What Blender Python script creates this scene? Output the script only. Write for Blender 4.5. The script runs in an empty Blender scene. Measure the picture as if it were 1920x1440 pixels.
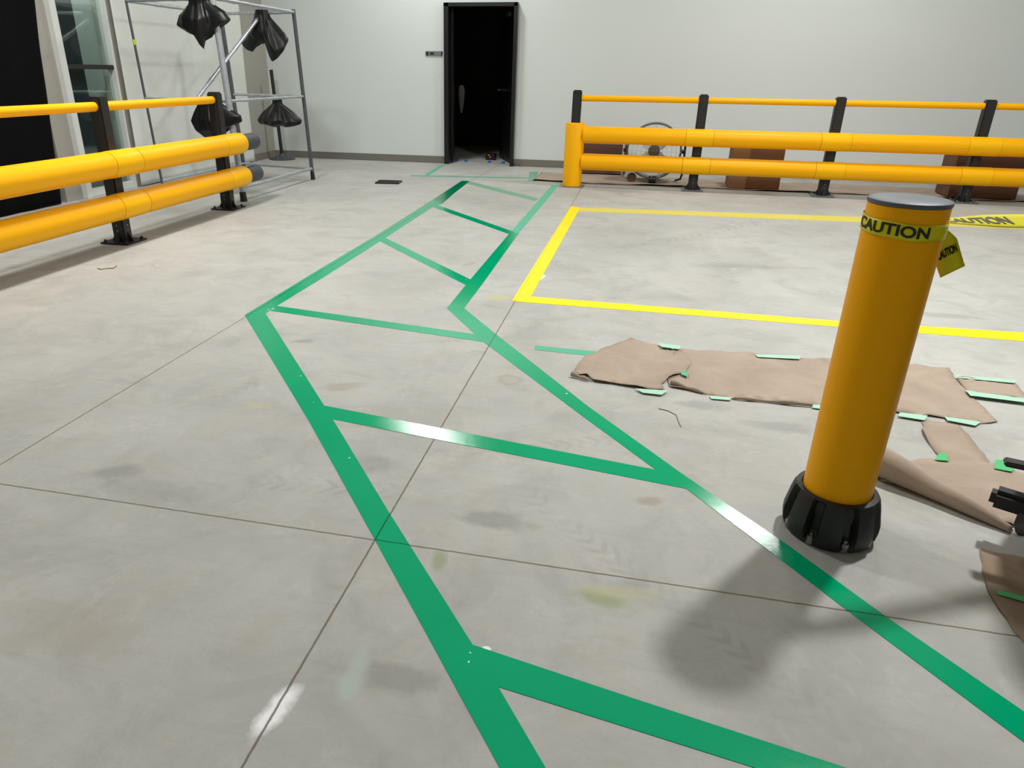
import bpy, bmesh, math, random
from mathutils import Vector, Matrix
random.seed(7)
C = bpy.context.scene.collection
PI = math.pi
# ------------------------------------------------------------------ camera
FPX, PITCH, ROLL, YAW = 1324.6835, 0.41050817, 0.01364523, -0.2138069
PPX, PPY = 960 - 66.955, 720 - 7.504
CH = 1.30
fw = Vector((math.sin(YAW)*math.cos(PITCH), math.cos(YAW)*math.cos(PITCH), -math.sin(PITCH)))
rt = Vector((math.cos(YAW), -math.sin(YAW), 0)); up = rt.cross(fw)
cr, sr = math.cos(ROLL), math.sin(ROLL)
RT = rt*cr + up*sr; UP = up*cr - rt*sr
cam = bpy.data.cameras.new('camera'); camo = bpy.data.objects.new('camera', cam); C.objects.link(camo)
m = Matrix((RT, UP, -fw)).transposed().to_4x4(); m.translation = (0, 0, CH)
camo.matrix_world = m
cam.sensor_width = 36; cam.lens = FPX*36/1920
cam.shift_x = (960-PPX)/1920; cam.shift_y = (PPY-720)/1920
cam.clip_start = 0.05
bpy.context.scene.camera = camo
def F(px, py, z=0.0):
    """measured point of the floor (or of a level z), in metres"""
    d = RT*((px-PPX)/FPX) - UP*((py-PPY)/FPX) + fw
    t = (z-CH)/d.z
    return Vector((d.x*t, d.y*t, z))
# ------------------------------------------------------------------ materials
def srgb(r, g, b):
    f = lambda c: (c/255/12.92) if c/255 <= .04045 else ((c/255+.055)/1.055)**2.4
    return (f(r), f(g), f(b), 1)
class NT:
    def __init__(s, name):
        s.m = bpy.data.materials.new(name); s.m.use_nodes = True
        s.t = s.m.node_tree; s.b = s.t.nodes['Principled BSDF']
    def n(s, typ, ins=None, **kw):
        x = s.t.nodes.new(typ)
        for k, v in kw.items(): setattr(x, k, v)
        for k, v in (ins or {}).items():
            if isinstance(v, bpy.types.NodeSocket): s.t.links.new(v, x.inputs[k])
            else: x.inputs[k].default_value = v
        return x
    def math(s, op, a, b=0.0, c=0.0, clamp=False):
        return s.n('ShaderNodeMath', {0: a, 1: b, 2: c}, operation=op, use_clamp=clamp).outputs[0]
    def mix(s, f, a, b, mode='MIX'):
        return s.n('ShaderNodeMix', {0: f, 6: a, 7: b}, data_type='RGBA', blend_type=mode).outputs[2]
    def noise(s, vec, sc, det=3, rough=.55, dist=0):
        return s.n('ShaderNodeTexNoise', {'Vector': vec, 'Scale': sc, 'Detail': det, 'Roughness': rough, 'Distortion': dist}).outputs[0]
    def ramp(s, v, lo, hi):
        return s.n('ShaderNodeMapRange', {0: v, 1: lo, 2: hi, 3: 0.0, 4: 1.0}).outputs[0]
    def set(s, **kw):
        for k, v in kw.items():
            k = {'col': 'Base Color', 'rough': 'Roughness', 'metal': 'Metallic', 'normal': 'Normal', 'spec': 'Specular IOR Level',
                 'coat': 'Coat Weight', 'trans': 'Transmission Weight', 'em': 'Emission Color', 'ems': 'Emission Strength', 'alpha': 'Alpha'}[k]
            if isinstance(v, bpy.types.NodeSocket): s.t.links.new(v, s.b.inputs[k])
            else: s.b.inputs[k].default_value = v
        return s.m
def plain(name, col, rough=.5, var=.06, scale=8, bump=0.0, bscale=60, **kw):
    s = NT(name); co = s.n('ShaderNodeTexCoord').outputs['Object']
    nz = s.noise(co, scale)
    a = tuple(c*(1-var) for c in col[:3])+(1,); b = tuple(min(1, c*(1+var)) for c in col[:3])+(1,)
    kw2 = dict(col=s.mix(nz, a, b), rough=rough); kw2.update(kw)
    if bump:
        kw2['normal'] = s.n('ShaderNodeBump', {'Strength': bump, 'Distance': .002, 'Height': s.noise(co, bscale)}).outputs[0]
    return s.set(**kw2)
# floor joints in world metres
def joint_mask(s, pos, w):
    sep = s.n('ShaderNodeSeparateXYZ', {0: pos}); x, y = sep.outputs[0], sep.outputs[1]
    wob = s.math('MULTIPLY', s.math('SUBTRACT', s.noise(pos, 30, 2), .5), .004)
    def line(v, at):
        d = s.math('ABSOLUTE', s.math('ADD', s.math('SUBTRACT', v, at), wob))
        return s.math('LESS_THAN', d, w)
    o = line(x, -0.667)
    for at in (-2.112,): o = s.math('MAXIMUM', o, line(x, at))
    o = s.math('MAXIMUM', o, line(y, 1.66))
    return o, x, y
def floor_mat():
    s = NT('troweled_concrete'); pos = s.n('ShaderNodeNewGeometry').outputs['Position']
    j, x, y = joint_mask(s, pos, .0030)
    col = s.mix(s.ramp(s.noise(pos, .9, 5, .6, .6), .3, .7), srgb(166, 166, 161), srgb(187, 186, 181))
    col = s.mix(s.math('MULTIPLY', s.ramp(s.noise(pos, 2.6, 6, .65, 1.2), .48, .72), .5), col, srgb(143, 143, 139))
    col = s.mix(s.math('MULTIPLY', s.ramp(s.noise(pos, 5.5, 8, .7, .4), .5, .8), .3), col, srgb(194, 186, 172))
    mp = s.n('ShaderNodeMapping', {'Vector': pos, 'Rotation': (0, 0, .5), 'Scale': (1.2, 9, 1)}).outputs[0]
    col = s.mix(s.math('MULTIPLY', s.ramp(s.noise(mp, 2.2, 5, .6, .5), .55, .8), .28), col, srgb(140, 140, 136))
    col = s.mix(s.math('MULTIPLY', s.ramp(s.noise(pos, 1.7, 7, .7, 2.0), .5, .68), .22), col, srgb(166, 152, 132))
    col = s.mix(s.math('MULTIPLY', s.ramp(s.noise(pos, 9, 7, .75, .8), .54, .68), .22), col, srgb(206, 206, 202))
    col = s.mix(s.math('MULTIPLY', s.ramp(s.noise(pos, 45, 6, .7), .5, .75), .16), col, srgb(140, 135, 124))
    # blotches: centre, radii, angle, colour, strength
    def blot(px, py, rx, ry, ang, c, st, ring=False):
        nonlocal col
        p = F(px, py)
        v = s.n('ShaderNodeVectorMath', {0: pos, 1: (p.x, p.y, 0)}, operation='SUBTRACT').outputs[0]
        v = s.n('ShaderNodeMapping', {'Vector': v, 'Rotation': (0, 0, -ang)}, vector_type='POINT').outputs[0]
        v = s.n('ShaderNodeMapping', {'Vector': v, 'Scale': (1/rx, 1/ry, 0)}).outputs[0]
        d = s.n('ShaderNodeVectorMath', {0: v}, operation='LENGTH').outputs['Value']
        d = s.math('ADD', d, s.math('MULTIPLY', s.math('SUBTRACT', s.noise(pos, 14, 4), .5), 1.5))
        k = s.n('ShaderNodeMapRange', {0: d, 1: 1.15, 2: .55, 3: 0.0, 4: st}).outputs[0]
        if ring: k = s.math('MULTIPLY', k, s.n('ShaderNodeMapRange', {0: d, 1: .35, 2: .8, 3: 0.3, 4: 1.0}).outputs[0])
        col = s.mix(k, col, c)
    yel, gry, brn = srgb(188, 184, 130), srgb(128, 128, 124), srgb(150, 138, 118)
    blot(935, 558, .09, .05, .3, yel, .8); blot(955, 713, .06, .07, 0, brn, .6, True)
    blot(1130, 1125, .09, .035, -.2, srgb(150, 158, 120), .8); blot(825, 1050, .025, .05, .2, srgb(140, 150, 115), .7)
    blot(220, 885, .09, .05, .5, gry, .55); blot(930, 975, .12, .05, 0, gry, .5); blot(740, 1270, .1, .05, 0, gry, .5)
    blot(660, 1270, .03, .08, 0, srgb(175, 190, 178), .6); blot(1160, 1110, .12, .03, .1, yel, .4)
    blot(640, 725, .1, .05, .4, brn, .45); blot(880, 495, .09, .03, 1.1, brn, .45); blot(570, 640, .06, .03, .3, gry, .5)
    blot(1320, 760, .12, .05, 0, gry, .4); blot(1220, 940, .05, .03, .4, brn, .6); blot(1460, 800, .14, .05, 0, gry, .4)
    blot(1750, 590, .3, .05, 0, gry, .35); blot(1400, 500, .4, .06, .2, gry, .3); blot(700, 870, .12, .06, 0, gry, .35)
    blot(280, 920, .2, .08, 0, gry, .25); blot(120, 1180, .2, .1, 0, brn, .25); blot(480, 760, .06, .04, 0, yel, .4)
    blot(515, 1335, .030, .08, -.28, srgb(245, 245, 245), 1.0); blot(1012, 522, .02, .1, -.2, srgb(245, 245, 245), .9)
    blot(912, 1216, .012, .008, 0, srgb(245, 245, 245), 1.0)
    # tyre prints: chevron tread bands between two floor points
    def track(p0, p1, w, st, freq=42):
        nonlocal col
        a, b = F(*p0), F(*p1); L = (b-a).length; ang = math.atan2(b.y-a.y, b.x-a.x)
        v = s.n('ShaderNodeVectorMath', {0: pos, 1: (a.x, a.y, 0)}, operation='SUBTRACT').outputs[0]
        v = s.n('ShaderNodeVectorRotate', {'Vector': v, 'Angle': -ang}, rotation_type='Z_AXIS').outputs[0]
        q = s.n('ShaderNodeSeparateXYZ', {0: v}); u, vv = q.outputs[0], q.outputs[1]
        av = s.math('ABSOLUTE', vv)
        mk = s.math('MULTIPLY', s.n('ShaderNodeMapRange', {0: av, 1: w, 2: w*.7}).outputs[0],
             s.math('MULTIPLY', s.n('ShaderNodeMapRange', {0: u, 1: 0.0, 2: L*.3}).outputs[0], s.n('ShaderNodeMapRange', {0: u, 1: L, 2: L*.7}).outputs[0]))
        wv = s.math('SINE', s.math('MULTIPLY', s.math('ADD', u, s.math('MULTIPLY', av, 1.1)), freq*2.6))
        wv = s.ramp(wv, -.2, .5)
        mk = s.math('MULTIPLY', s.math('MULTIPLY', mk, wv), s.math('MULTIPLY', s.ramp(s.noise(pos, 6, 4), .35, .65), st))
        col = s.mix(mk, col, srgb(140, 138, 132))
    track((440, 900), (800, 925), .055, .5); track((930, 850), (1220, 815), .05, .5); track((1310, 440), (1390, 560), .07, .5, 30)
    track((960, 900), (1330, 1190), .05, .35); track((1230, 1100), (1620, 1400), .04, .4); track((1500, 560), (1800, 480), .08, .4, 26)
    track((1100, 480), (1500, 400), .1, .35, 22); track((330, 780), (620, 660), .05, .3)
    col = s.mix(s.math('MULTIPLY', j, .85), col, srgb(104, 90, 74))
    h = s.math('SUBTRACT', s.math('ADD', s.noise(pos, 8, 6), s.math('MULTIPLY', s.noise(pos, 160, 2), .25)), s.math('MULTIPLY', j, 4.0))
    return s.set(col=col, rough=s.n('ShaderNodeMapRange', {0: s.noise(pos, 3, 5), 3: .55, 4: .8}).outputs[0], spec=.35,
                 normal=s.n('ShaderNodeBump', {'Strength': .35, 'Distance': .004, 'Height': h}).outputs[0])
def paint_mat(name, c, rough=.22, gl=1.0, var=.05, wear=0.0, dark=(30, 70, 50), fleck=False):
    s = NT(name); pos = s.n('ShaderNodeNewGeometry').outputs['Position']
    j, x, y = joint_mask(s, pos, .0022)
    a = tuple(v*(1-var) for v in c[:3])+(1,)
    col = s.mix(s.ramp(s.noise(pos, 3, 4), .35, .65), a, c)
    if wear: col = s.mix(s.math('MULTIPLY', s.ramp(s.noise(pos, 12, 6), .45, .75), wear), col, srgb(200, 198, 190))
    col = s.mix(s.math('MULTIPLY', j, .85), col, srgb(*dark))
    if fleck:      # white drips at the junction and a few scattered specks
        vo = s.n('ShaderNodeTexVoronoi', {'Vector': s.n('ShaderNodeMapping', {'Vector': pos, 'Scale': (1.5, .8, 1)}).outputs[0], 'Scale': 95.0})
        dot = s.math('LESS_THAN', vo.outputs['Distance'], s.math('MULTIPLY', s.n('ShaderNodeSeparateColor', {0: vo.outputs['Color']}).outputs[2], .5))
        def near(px, py, r):
            p = F(px, py); d = s.n('ShaderNodeVectorMath', {0: pos, 1: (p.x, p.y, 0)}, operation='DISTANCE').outputs['Value']
            return s.math('LESS_THAN', d, r)
        reg = s.math('MAXIMUM', near(868, 1234, .026), near(507, 580, .025))
        pick = s.math('GREATER_THAN', s.n('ShaderNodeSeparateColor', {0: vo.outputs['Color']}).outputs[0], .5)
        few = s.math('GREATER_THAN', s.n('ShaderNodeSeparateColor', {0: vo.outputs['Color']}).outputs[1], .998)
        k = s.math('MULTIPLY', dot, s.math('MAXIMUM', s.math('MULTIPLY', reg, pick), few))
        col = s.mix(k, col, srgb(235, 245, 240))
    mp = s.n('ShaderNodeMapping', {'Vector': pos, 'Rotation': (0, 0, .25), 'Scale': (3.5, 1, 1)}).outputs[0]
    h = s.math('ADD', s.noise(mp, 170, 3, .6), s.math('MULTIPLY', s.noise(pos, 12, 2), 2))
    h = s.math('SUBTRACT', h, s.math('MULTIPLY', j, 3.0))
    return s.set(col=col, rough=rough, spec=.36, normal=s.n('ShaderNodeBump', {'Strength': .4*gl, 'Distance': .00042, 'Height': h}).outputs[0])
M = {}
M['floor'] = floor_mat()
M['green'] = paint_mat('wet_green_paint', srgb(0, 165, 114), .085, fleck=True, dark=(0, 75, 52))
M['greendark'] = paint_mat('dark_green_paint', srgb(0, 132, 88), .15, dark=(0, 75, 52))
M['tapegreen'] = paint_mat('green_masking_tape', srgb(92, 178, 145), .6, .3, dark=(60, 120, 95))
M['tapemint'] = paint_mat('pale_mint_tape', srgb(172, 216, 192), .6, .3)
M['tapegrey'] = paint_mat('grey_green_tape', srgb(118, 165, 140), .6, .3)
M['tapevivid'] = paint_mat('vivid_green_tape', srgb(80, 190, 115), .55, .3)
M['yellow'] = paint_mat('yellow_line_paint', srgb(252, 230, 0), .4, .6, dark=(205, 190, 20))
M['yellowfade'] = paint_mat('faded_yellow_paint', srgb(222, 206, 80), .5, .5, wear=.35, dark=(200, 190, 60))
M['rail'] = plain('yellow_polymer', srgb(255, 182, 0), .42, .02, bump=.08, bscale=120, spec=.2)
M['bollardy'] = plain('deep_yellow_polymer', srgb(255, 174, 0), .42, .02, bump=.08, bscale=120, spec=.12)
M['railcap'] = plain('bright_yellow_edge', srgb(255, 188, 0), .4, .02, spec=.2)
M['post'] = plain('black_polymer', srgb(30, 27, 28), .5, .12, bump=.1)
M['sleeve'] = plain('dark_grey_rubber', srgb(66, 70, 78), .55, .08)
M['cap'] = plain('slate_cap', srgb(84, 88, 96), .5, .12, 20, bump=.2)
M['bolt'] = plain('zinc_bolt', srgb(150, 150, 150), .35, .1, metal=.9)
M['plate'] = plain('galvanised_plate', srgb(130, 136, 142), .45, .12, metal=.4)
M['black'] = plain('black_rubber', srgb(24, 23, 25), .48, .15, bump=.25, bscale=90)
M['wallw'] = plain('white_wall_paint', srgb(218, 224, 222), .7, .02, 1.5, bump=.05, bscale=200)
M['wallg'] = plain('grey_wall_paint', srgb(158, 155, 146), .75, .04, 1.2)
M['base'] = plain('grey_vinyl_base', srgb(120, 116, 108), .6, .05)
M['ceil'] = plain('ceiling_paint', srgb(205, 205, 200), .9, .03)
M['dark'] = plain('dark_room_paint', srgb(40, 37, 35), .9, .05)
M['blackf'] = plain('black_door_paint', srgb(16, 15, 16), .35, .08)
M['bag'] = plain('black_bin_liner', srgb(12, 11, 13), .42, .2, bump=.7, bscale=11, spec=.4)
M['curtain'] = plain('black_sheeting', srgb(6, 6, 7), .8, .2, spec=.1)
M['sheetw'] = plain('white_poly_sheet', srgb(218, 220, 214), .55, .02, 2, bump=.25, bscale=4)
M['alu'] = plain('white_metal_jamb', srgb(212, 214, 210), .4, .03)
M['galv'] = plain('wrapped_galvanised_tube', srgb(186, 192, 198), .34, .35, 22, bump=.5, bscale=30, metal=.55)
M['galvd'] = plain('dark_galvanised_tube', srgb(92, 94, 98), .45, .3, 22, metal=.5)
M['lime'] = plain('lime_tape', srgb(190, 205, 30), .5)
M['steel'] = plain('brushed_steel', srgb(170, 172, 175), .3, .1, metal=.9)
M['carton'] = plain('brown_cardboard', srgb(128, 92, 62), .85, .12, 6)
M['cartond'] = plain('dark_brown_cardboard', srgb(98, 66, 50), .85, .12, 6)
M['cartontape'] = plain('packing_tape', srgb(156, 116, 78), .35)
M['fan'] = plain('olive_drum', srgb(80, 80, 70), .4, .15)
M['fanw'] = plain('pale_fan_frame', srgb(196, 198, 196), .4)
M['ctape'] = plain('caution_yellow_film', srgb(222, 210, 0), .35, .05, spec=.3)
M['ink'] = plain('black_ink', srgb(30, 30, 10), .6)
M['led'] = plain('red_led', srgb(255, 40, 20), .5, em=(1, .08, .04, 1), ems=2.5)
M['blue'] = plain('blue_tape', srgb(60, 110, 190), .6)
M['sign'] = plain('grey_plaque', srgb(120, 124, 124), .4)
s = NT('kraft_paper'); pos = s.n('ShaderNodeNewGeometry').outputs['Position']
kc = s.mix(s.ramp(s.noise(pos, 4, 4, .6, .5), .3, .7), srgb(160, 142, 126), srgb(174, 157, 140))
kc = s.mix(s.math('MULTIPLY', s.ramp(s.noise(pos, 24, 5), .55, .8), .25), kc, srgb(140, 112, 88))
M['kraft'] = s.set(col=kc, rough=.85, normal=s.n('ShaderNodeBump', {'Strength': .6, 'Distance': .01, 'Height': s.noise(pos, 7, 4, .5, .8)}).outputs[0])
M['kraftshade'] = plain('shaded_kraft_paper', srgb(140, 120, 100), .85, .08, 6)  # brown paper with the machine's shadow put into its colour
M['kraftedge'] = plain('torn_brown_edge', srgb(128, 96, 66), .9)
s = NT('storefront_glass')
tr = s.n('ShaderNodeBsdfTransparent', {'Color': (.86, .93, .90, 1)}); gl = s.n('ShaderNodeBsdfGlossy', {'Color': (1, 1, 1, 1), 'Roughness': .04})
mx = s.n('ShaderNodeMixShader', {0: .10, 1: tr.outputs[0], 2: gl.outputs[0]})
s.t.links.new(mx.outputs[0], s.t.nodes['Material Output'].inputs[0]); M['glass'] = s.m
M['glassback'] = plain('pale_green_wall', srgb(170, 176, 172), .8, .05)

# ------------------------------------------------------------------ mesh helpers
class MB:
    def __init__(s): s.bm = bmesh.new()
    def box(s, c, d, rot=None, bev=0.0):
        r = bmesh.ops.create_cube(s.bm, size=1)['verts']
        mt = Matrix.Translation(c) @ (rot or Matrix.Identity(4)) @ Matrix.Diagonal((*d, 1))
        bmesh.ops.transform(s.bm, matrix=mt, verts=r)
        if bev:
            es = list({e for v in r for e in v.link_edges})
            bmesh.ops.bevel(s.bm, geom=es, offset=bev, segments=2, affect='EDGES')
        return s
    def cyl(s, a, b, r, r2=None, n=24, caps=True):
        a, b = Vector(a), Vector(b); d = b-a
        v = bmesh.ops.create_cone(s.bm, segments=n, radius1=r, radius2=r if r2 is None else r2, depth=d.length, cap_ends=caps)['verts']
        q = Vector((0, 0, 1)).rotation_difference(d.normalized()).to_matrix().to_4x4()
        bmesh.ops.transform(s.bm, matrix=Matrix.Translation((a+b)/2) @ q, verts=v)
        return s
    def tube(s, pts, r, n=12, sm=None):
        """rounded tube along a polyline, mitred"""
        pts = [Vector(p) for p in pts]; rings = []
        for i, p in enumerate(pts):
            d = (pts[min(i+1, len(pts)-1)]-pts[max(i-1, 0)]).normalized()
            q = Vector((0, 0, 1)).rotation_difference(d).to_matrix()
            rr = r(i/(len(pts)-1)) if callable(r) else r
            rings.append([s.bm.verts.new(p + q @ Vector((rr*math.cos(2*PI*k/n), rr*math.sin(2*PI*k/n), 0))) for k in range(n)])
        for a, b in zip(rings, rings[1:]):
            for k in range(n): s.bm.faces.new((a[k], a[(k+1) % n], b[(k+1) % n], b[k]))
        s.bm.faces.new(rings[0][::-1]); s.bm.faces.new(rings[-1])
        return s
    def lathe(s, prof, c=(0, 0, 0), n=48, close=True):
        rings = []
        for r, z in prof:
            rings.append([s.bm.verts.new((c[0]+r*math.cos(2*PI*k/n), c[1]+r*math.sin(2*PI*k/n), c[2]+z)) for k in range(n)])
        for a, b in zip(rings, rings[1:]):
            for k in range(n): s.bm.faces.new((a[k], a[(k+1) % n], b[(k+1) % n], b[k]))
        if close: s.bm.faces.new(rings[0][::-1]); s.bm.faces.new(rings[-1])
        return s
    def prism(s, pts, z0, z1):
        b = [s.bm.verts.new((p[0], p[1], z0)) for p in pts]; t = [s.bm.verts.new((p[0], p[1], z1)) for p in pts]
        n = len(pts)
        s.bm.faces.new(b[::-1]); s.bm.faces.new(t)
        for i in range(n): s.bm.faces.new((b[i], b[(i+1) % n], t[(i+1) % n], t[i]))
        bmesh.ops.recalc_face_normals(s.bm, faces=s.bm.faces)
        return s
    def build(s, name, mat, parent=None, smooth=True, loc=None, label=None):
        me = bpy.data.meshes.new(name); 
        bmesh.ops.recalc_face_normals(s.bm, faces=s.bm.faces)
        s.bm.to_mesh(me); s.bm.free()
        if smooth:
            for p in me.polygons: p.use_smooth = True
            try: me.set_sharp_from_angle(angle=math.radians(35))
            except Exception: pass
        o = bpy.data.objects.new(name, me); me.materials.append(M[mat] if isinstance(mat, str) else mat)
        C.objects.link(o)
        if parent: o.parent = parent
        if loc: o.location = loc
        if label: o['label'] = label
        return o
def tag(o, label, cat, group=None, kind=None):
    o['label'] = label; o['category'] = cat
    if group: o['group'] = group
    if kind: o['kind'] = kind
    return o
def thing(name, label, cat, loc=(0, 0, 0), rz=0, group=None):
    o = bpy.data.objects.new(name, None); o.empty_display_size = .1; C.objects.link(o)
    o.location = loc; o.rotation_euler = (0, 0, rz)
    return tag(o, label, cat, group)
def struct(o): o['kind'] = 'structure'; return o
def dup(root, loc=None, rz=None, label=None, parent=None):
    c = root.copy(); C.objects.link(c); c.parent = parent
    if loc is not None: c.location = loc
    if rz is not None: c.rotation_euler = (0, 0, rz)
    if label: c['label'] = label
    for ch in [o for o in bpy.data.objects if o.parent == root]: dup(ch, parent=c)
    return c
# ------------------------------------------------------------------ room
XL, XR, YB, YF, ZC = -5.8, 7.5, 11.05, -4.0, 4.8
struct(MB().prism([(XL-2.2, YF), (XR, YF), (XR, YB+3.2), (XL-2.2, YB+3.2)], -.12, 0).build('floor', 'floor'))
struct(MB().prism([(XL-.2, YF), (XR, YF), (XR, YB+.2), (XL-.2, YB+.2)], ZC, ZC+.15).build('ceiling', 'ceil'))
DX0, DX1, DZ = -2.93, -1.86, 2.205
w = MB()
w.box(((XL-.15+DX0)/2, YB+.09, ZC/2), (DX0-XL+.15, .18, ZC))
w.box(((XR+DX1)/2, YB+.09, ZC/2), (XR-DX1, .18, ZC))
w.box(((DX0+DX1)/2, YB+.09, (ZC+DZ)/2), (DX1-DX0, .18, ZC-DZ))
struct(w.build('wall_back', 'wallw', smooth=False))
# left wall with the dark opening (y 4.2..6.42) and the glazed opening (y 6.74..7.5)
w = MB()
for y0, y1, z0, z1 in ((YF, 4.2, 0, ZC), (6.42, 6.70, 0, ZC), (7.52, YB, 0, ZC), (4.2, 6.42, 3.2, ZC), (6.70, 7.52, 3.2, ZC)):
    w.box((XL-.08, (y0+y1)/2, (z0+z1)/2), (.16, y1-y0, z1-z0))
struct(w.build('wall_left', 'wallg', smooth=False))
struct(MB().box((XR+.08, (YF+YB)/2, ZC/2), (.16, YB-YF, ZC)).build('wall_right', 'wallw', smooth=False))
struct(MB().box(((XL+XR)/2, YF-.08, ZC/2), (XR-XL, .16, ZC)).build('wall_front', 'wallw', smooth=False))
# room beyond the dark opening and beyond the back door
w = MB()
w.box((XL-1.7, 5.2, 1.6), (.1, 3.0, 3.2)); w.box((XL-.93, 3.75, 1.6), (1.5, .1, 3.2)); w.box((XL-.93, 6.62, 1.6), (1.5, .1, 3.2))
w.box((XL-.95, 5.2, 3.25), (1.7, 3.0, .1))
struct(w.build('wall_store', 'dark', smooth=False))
w = MB()
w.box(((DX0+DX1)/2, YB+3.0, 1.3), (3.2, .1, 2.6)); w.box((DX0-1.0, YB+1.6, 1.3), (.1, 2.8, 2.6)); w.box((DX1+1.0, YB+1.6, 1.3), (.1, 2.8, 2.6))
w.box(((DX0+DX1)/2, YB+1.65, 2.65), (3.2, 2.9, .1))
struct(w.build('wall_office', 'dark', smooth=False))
w = MB()
w.box((XL-.95, 7.15, 1.6), (.1, 1.1, 3.2)); w.box((XL-.5, 7.66, 1.6), (.8, .1, 3.2)); w.box((XL-.5, 6.72, 1.6), (.8, .06, 3.2)); w.box((XL-.5, 7.2, 3.25), (.9, 1.1, .1))
struct(w.build('wall_lobby', 'glassback', smooth=False))
w = MB()
for x0, x1 in ((XL, DX0-.01), (DX1+.01, XR)): w.box(((x0+x1)/2, YB-.006, .052), (x1-x0, .012, .1), bev=.003)
struct(w.build('baseboard_back', 'base'))
struct(MB().box((XL+.006, (10.33+YB)/2, .052), (.012, YB-10.33, .1), bev=.003).build('baseboard_left', 'base'))

# back door: frame, leaf standing open, handle
d1 = bpy.data.objects.new('door_1', None); C.objects.link(d1); d1.location = (0, 0, 0); d1['kind'] = 'structure'
w = MB()
w.box((DX0+.035, YB+.05, DZ/2), (.07, .3, DZ), bev=.004); w.box((DX1-.025, YB+.05, DZ/2), (.05, .3, DZ), bev=.004)
w.box(((DX0+DX1)/2, YB+.05, DZ-.025), (DX1-DX0, .3, .05), bev=.004)
w.box((DX0+.085, YB+.12, DZ/2), (.03, .1, DZ-.05), bev=.002)
w.build('door_frame', 'blackf', d1)
hx, hy, an = DX1-.06, YB+.2, math.radians(112)
rz = Matrix.Rotation(an, 4, 'Z')
leafc = Vector((hx, hy, 0)) + rz.to_3x3() @ Vector((.47, 0, 1.08))
leaf = MB().box(leafc, (.94, .045, 2.12), rz, .004).build('door_leaf', 'blackf', d1)
hp = Vector((hx, hy, 0)) + rz.to_3x3() @ Vector((.87, .04, 1.05))
hh = MB(); hh.cyl(hp, hp + rz.to_3x3() @ Vector((0, .05, 0)), .012, n=12)
hh.tube([hp + rz.to_3x3() @ Vector(v) for v in ((0, .05, 0), (-.05, .055, 0), (-.12, .05, 0))], .01, 10)
hh.build('door_handle', 'steel', leaf, label='silver lever handle')
MB().box(leafc+Vector((-.02, .0, 1.02)), (.25, .05, .05), rz).build('door_closer', 'steel', leaf)
sg = thing('door_sign', 'small grey rectangular plaque on white wall beside the dark doorway', 'sign', (-3.10, YB, 1.548))
MB().box((0, -.006, 0), (.26, .012, .062), bev=.002).build('plaque', 'sign', sg)
for a_, b_, c_ in ((-.105, .04, .045), (.117, .02, .045), (-.03, .06, .03)): MB().box((a_, -.0135, 0), (b_, .003, c_)).build('dark_strip', 'ink', sg)
dv = thing('charger_box', 'small dark box with a glowing red light, on floor inside doorway', 'device', (-2.36, 11.75, 0))
MB().box((0, 0, .05), (.16, .12, .1), bev=.01).build('housing', 'blackf', dv)
MB().box((-.02, -.062, .075), (.012, .006, .01)).build('red_light', 'led', dv, label='glowing red indicator light')
MB().box((.0, -.062, .045), (.01, .006, .01)).build('red_light', 'led', dv, label='glowing red indicator light')
o = MB()
for i, q in enumerate([(0, 0, .62), (.05, 0, .5), (.03, .01, .3), (0, .02, .1)]): pass
o.lathe([(.015, 0), (.03, .08), (.05, .2), (.06, .3), (.045, .38), (.015, .4)], n=16)
jk = o.build('hanging_rag', plain('dark_grey_cloth', srgb(60, 57, 57), .95, .1, spec=.1), loc=(DX0+.16, YB+.35, .72)); jk.scale = (.9, .35, 1)
tag(jk, 'grey cloth hanging inside left jamb of the dark doorway', 'cloth')

# black sheet over the far left opening
def sheet(name, mat, pts_fn, nu, nv, thick, parent=None):
    bm = bmesh.new(); g = [[bm.verts.new(pts_fn(i/nu, j/nv)) for j in range(nv+1)] for i in range(nu+1)]
    for i in range(nu):
        for j in range(nv): bm.faces.new((g[i][j], g[i+1][j], g[i+1][j+1], g[i][j+1]))
    mb = MB(); mb.bm.free(); mb.bm = bm
    o = mb.build(name, mat, parent)
    md = o.modifiers.new('solid', 'SOLIDIFY'); md.thickness = thick; md.offset = 0
    return o
def blk(u, v):
    yr = 6.29 + .40*v*.9 + .004*math.sin(v*23)
    y = 4.25 + (yr-4.25)*u
    return Vector((XL+.03+.006*math.sin(u*40)+.005*math.sin(v*9+u*7), y, .012+3.1*v))
o = sheet('black_sheeting', 'curtain', blk, 60, 40, .003)
tag(o, 'black plastic sheeting hanging over the wide opening at far left', 'curtain')
def wsh(u, v):
    y = 7.58 + (10.30-7.58)*u
    return Vector((XL+.035+.006*math.sin(u*u*21+2*math.sin(v*4+u*3))+.004*math.sin(u*37+v*5*math.sin(u*5))+.005*math.sin(v*7+u*9), y, .012+3.4*v))
o = sheet('white_sheeting', 'sheetw', wsh, 90, 50, .003)
tag(o, 'creased white plastic sheeting covering the left wall behind the tube rack', 'sheeting')
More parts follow.
